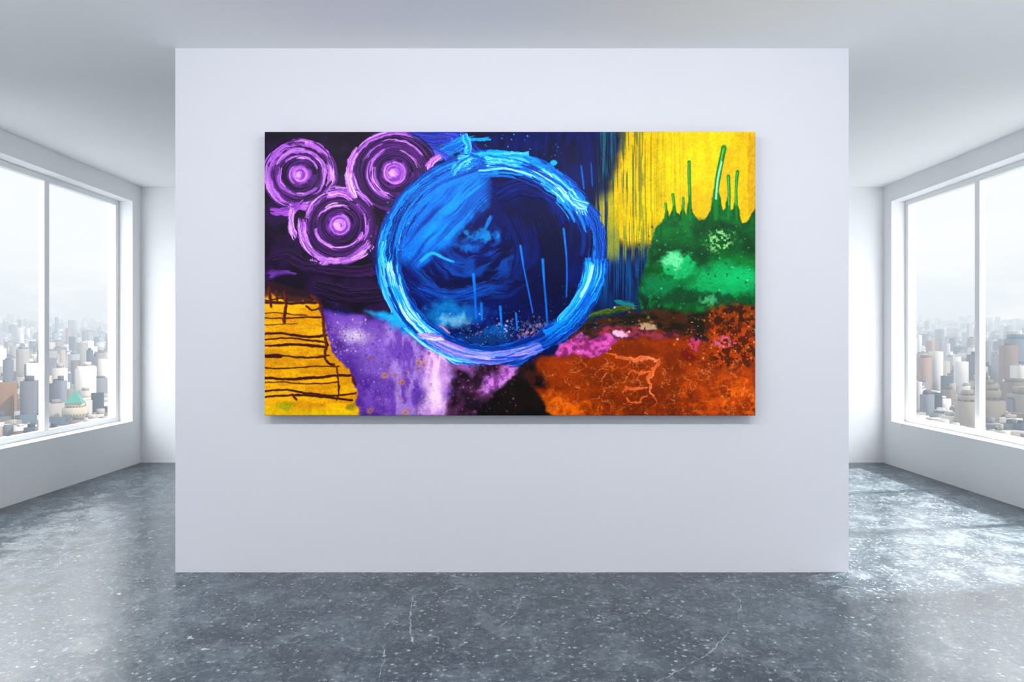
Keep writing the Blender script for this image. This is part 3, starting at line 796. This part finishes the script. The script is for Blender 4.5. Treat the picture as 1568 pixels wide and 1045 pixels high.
haze_glow = N.n('ShaderNodeEmission'); N.l(N.mix(far, (0.66, 0.75, 0.85), (0.82, 0.88, 0.94)), haze_glow.inputs[0])  # aerial haze painted in as emission, stronger with distance from the room
mx = N.n('ShaderNodeMixShader'); N.l(ex, mx.inputs[0]); N.l(b.outputs[0], mx.inputs[1]); N.l(haze_glow.outputs[0], mx.inputs[2]); N.l(mx.outputs[0], out.inputs[0])
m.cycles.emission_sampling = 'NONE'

BX, BC = [], []
pal = [(0.48,0.45,0.41),(0.58,0.55,0.52),(0.30,0.21,0.17),(0.28,0.29,0.32),(0.62,0.60,0.57),(0.16,0.17,0.21),(0.38,0.31,0.27),(0.52,0.50,0.49),(0.10,0.13,0.18),(0.78,0.76,0.73),(0.82,0.81,0.79)]
R = np.random.RandomState(42)
for sx in (-1, 1):
    for i in range(18000):
        ang = math.radians(R.uniform(22, 58)); d = 420*(9300/420)**(R.rand()**.72)
        x, y = sx*d*math.sin(ang), d*math.cos(ang)
        s = 1+d/5000
        w, dd = R.uniform(6, 20)*s, R.uniform(6, 20)*s
        h = R.gamma(2.2, 7)+7
        if R.rand() < .045: h += R.uniform(25, 80)
        if d < 1100: h = min(h, 36)
        gz = float(ground_z(d)); rot = R.choice([0.3, 0.3, 0.3, -0.2, 0.9])
        k = pal[R.randint(len(pal))]; v = R.uniform(.45, 1.25)
        BX.append((x, y, w, dd, gz-12, gz+h, rot)); BC.append(tuple(q_*v for q_ in k))
        if R.rand() < .5:
            BX.append((x, y, w*R.uniform(.3,.7), dd*R.uniform(.3,.7), gz+h, gz+h+R.uniform(2, 8), rot)); BC.append(tuple(q_*v*.7 for q_ in k))

def boxes_mesh(name, BX, BC, mat):
    n = len(BX); A = np.array(BX, float)
    sg = np.array([(-1,-1),(1,-1),(1,1),(-1,1)])*.5
    c_, s_ = np.cos(A[:,6]), np.sin(A[:,6])
    co = np.zeros((n, 8, 3))
    for j in range(8):
        lx = sg[j % 4][0]*A[:,2]; ly = sg[j % 4][1]*A[:,3]
        co[:,j,0] = A[:,0]+lx*c_-ly*s_; co[:,j,1] = A[:,1]+lx*s_+ly*c_
        co[:,j,2] = A[:,4] if j < 4 else A[:,5]
    fc = np.array([(4,5,6,7),(0,1,5,4),(1,2,6,5),(2,3,7,6),(3,0,4,7)])
    q = (np.arange(n)[:,None,None]*8+fc[None]).reshape(-1, 4).astype(np.int32)
    me = bpy.data.meshes.new(name)
    me.vertices.add(n*8); me.vertices.foreach_set("co", co.astype(np.float32).ravel())
    me.loops.add(q.size); me.loops.foreach_set("vertex_index", q.ravel())
    me.polygons.add(len(q)); me.polygons.foreach_set("loop_start", np.arange(0, q.size, 4, dtype=np.int32))
    me.update(calc_edges=True)
    a = me.color_attributes.new("tint", 'FLOAT_COLOR', 'POINT')
    cc = np.concatenate([np.repeat(np.array(BC), 8, 0), np.ones((n*8, 1))], 1).astype(np.float32)
    a.data.foreach_set("color", cc.ravel()); me.update()
    me.materials.append(mat)
    return link(bpy.data.objects.new(name, me), city)

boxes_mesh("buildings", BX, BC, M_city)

T, TC = [], []
def tower(x, y, tiers, col, rot=0.3):
    for (w, d, z0, z1) in tiers:
        T.append((x, y, w, d, z0, z1, rot)); TC.append(col)
tower(-700, 900, [(26,26,-160,-56)], (0.22,0.12,0.07), 0.5)
tower(-602, 900, [(34,28,-160,-104),(26,22,-104,-90),(20,18,-90,-84)], (0.50,0.44,0.34), 0.35)
tower(-655, 880, [(18,18,-160,-98)], (0.08,0.14,0.17), 0.2)
tower(-625, 1150, [(18,16,-160,-74),(12,11,-74,-66)], (0.66,0.64,0.60), 0.2)
tower(-760, 1250, [(22,22,-160,-58)], (0.36,0.38,0.42), 0.2)
tower(-575, 1000, [(28,24,-160,-108)], (0.55,0.50,0.44), 0.6)
tower(-640, 1000, [(20,18,-160,-92)], (0.66,0.64,0.60), 0.1)
tower(655, 900, [(34,28,-170,-80),(26,22,-80,-66),(20,17,-66,-58),(12,10,-58,-52),(2,2,-52,-42)], (0.26,0.22,0.18), -0.3)
tower(600, 860, [(24,20,-170,-78),(18,15,-78,-70),(11,9,-70,-63)], (0.34,0.30,0.25), -0.3)
tower(690, 960, [(20,20,-170,-58),(15,15,-58,-49),(8,8,-49,-42)], (0.40,0.36,0.31), -0.2)
tower(1080, 1400, [(32,30,-170,6),(24,22,6,16)], (0.16,0.20,0.26), -0.2)
tower(590, 950, [(28,26,-170,-108)], (0.20,0.19,0.18), -0.5)
tower(830, 1080, [(26,26,-170,-66),(18,18,-66,-60)], (0.20,0.16,0.14), -0.1)
tower(730, 930, [(34,26,-170,-74),(22,18,-74,-64)], (0.30,0.26,0.22), -0.2)
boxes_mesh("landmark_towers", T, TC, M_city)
bm = bmesh.new()
c_, s_ = math.cos(.35), math.sin(.35)
base = [(-602+lx*c_-ly*s_, 900+lx*s_+ly*c_, -84) for lx, ly in ((-10.5,-9.5),(10.5,-9.5),(10.5,9.5),(-10.5,9.5))]
bv = [bm.verts.new(p) for p in base]; ap = bm.verts.new((-602, 900, -66))
for i in range(4): bm.faces.new((bv[i], bv[(i+1) % 4], ap))
me = bpy.data.meshes.new("copper_roof"); bm.to_mesh(me); bm.free()
a = me.color_attributes.new("tint", 'FLOAT_COLOR', 'POINT')
for d_ in a.data: d_.color = (0.08, 0.32, 0.26, 1)
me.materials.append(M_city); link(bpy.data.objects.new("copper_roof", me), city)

bm = bmesh.new(); rows = []
for d in [60, 300, 700, 1300, 2200, 3500, 5000, 7000, 9500]:
    rows.append([bm.verts.new((d*math.sin(math.radians(t)), d*math.cos(math.radians(t)), float(ground_z(d)))) for t in range(-100, 101, 8)])
for r0, r1 in zip(rows, rows[1:]):
    for i in range(len(r0)-1): bm.faces.new((r0[i], r0[i+1], r1[i+1], r1[i]))
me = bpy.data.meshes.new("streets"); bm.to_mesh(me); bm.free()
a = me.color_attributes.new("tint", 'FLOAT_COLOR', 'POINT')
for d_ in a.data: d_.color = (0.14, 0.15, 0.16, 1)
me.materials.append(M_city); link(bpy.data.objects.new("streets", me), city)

# ------------------------------------------------------------------ light
w = bpy.data.worlds.new("hazy_sky"); scene.world = w; w.use_nodes = True
N = NT(w.node_tree)
out = N.n('ShaderNodeOutputWorld'); bg = N.n('ShaderNodeBackground')
tc = N.n('ShaderNodeTexCoord'); sp = N.n('ShaderNodeSeparateXYZ'); N.l(tc.outputs['Generated'], sp.inputs[0])
nz = N.n('ShaderNodeTexNoise', in_Scale=6.0, in_Detail=5.0)
mp = N.n('ShaderNodeMapping'); mp.inputs['Scale'].default_value = (1, 1, 4); N.l(tc.outputs['Generated'], mp.inputs[0]); N.l(mp.outputs[0], nz.inputs['Vector'])
low = N.maprange(sp.outputs[2], 0.0, 0.14)
c = N.mix(low, (0.82, 0.88, 0.94), (0.97, 1.0, 1.03))
cl = N.maprange(nz.outputs[0], 0.45, 0.65)
c = N.mix(N.math('MULTIPLY', cl, 0.6), c, (1.03, 1.03, 1.03))
hi = N.maprange(sp.outputs[2], 0.24, 0.5, 1.0, 7.8)
back = N.maprange(sp.outputs[1], 0.1, -0.5, 1.0, 3.0)
st = N.math('MAXIMUM', hi, back)
c2 = N.mix(N.maprange(sp.outputs[2], 0.2, 0.7), c, (0.935, 0.965, 1.01))
N.l(c2, bg.inputs[0]); N.l(st, bg.inputs[1]); N.l(bg.outputs[0], out.inputs[0])

sun = bpy.data.lights.new("sun", 'SUN'); sun.energy = 20.0; sun.angle = math.radians(3.0); sun.color = (1.0, 0.93, 0.84)
so = link(bpy.data.objects.new("sun", sun))
so.rotation_euler = Vector((-0.9, -0.15, -1.0)).to_track_quat('-Z', 'Y').to_euler()
so.location = (12, 4, 12)

# ------------------------------------------------------------------ camera
cam = bpy.data.cameras.new("camera"); co_ = link(bpy.data.objects.new("camera", cam))
cam.sensor_width = 36; cam.lens = 36*1000/1568
cam.clip_start = 0.05; cam.clip_end = 20000
co_.location = (0, 0, EYE); co_.rotation_euler = (math.radians(90), 0, 0)
scene.camera = co_
scene.view_settings.view_transform = 'Standard'
scene.view_settings.look = 'None'
scene.view_settings.exposure = 0.0
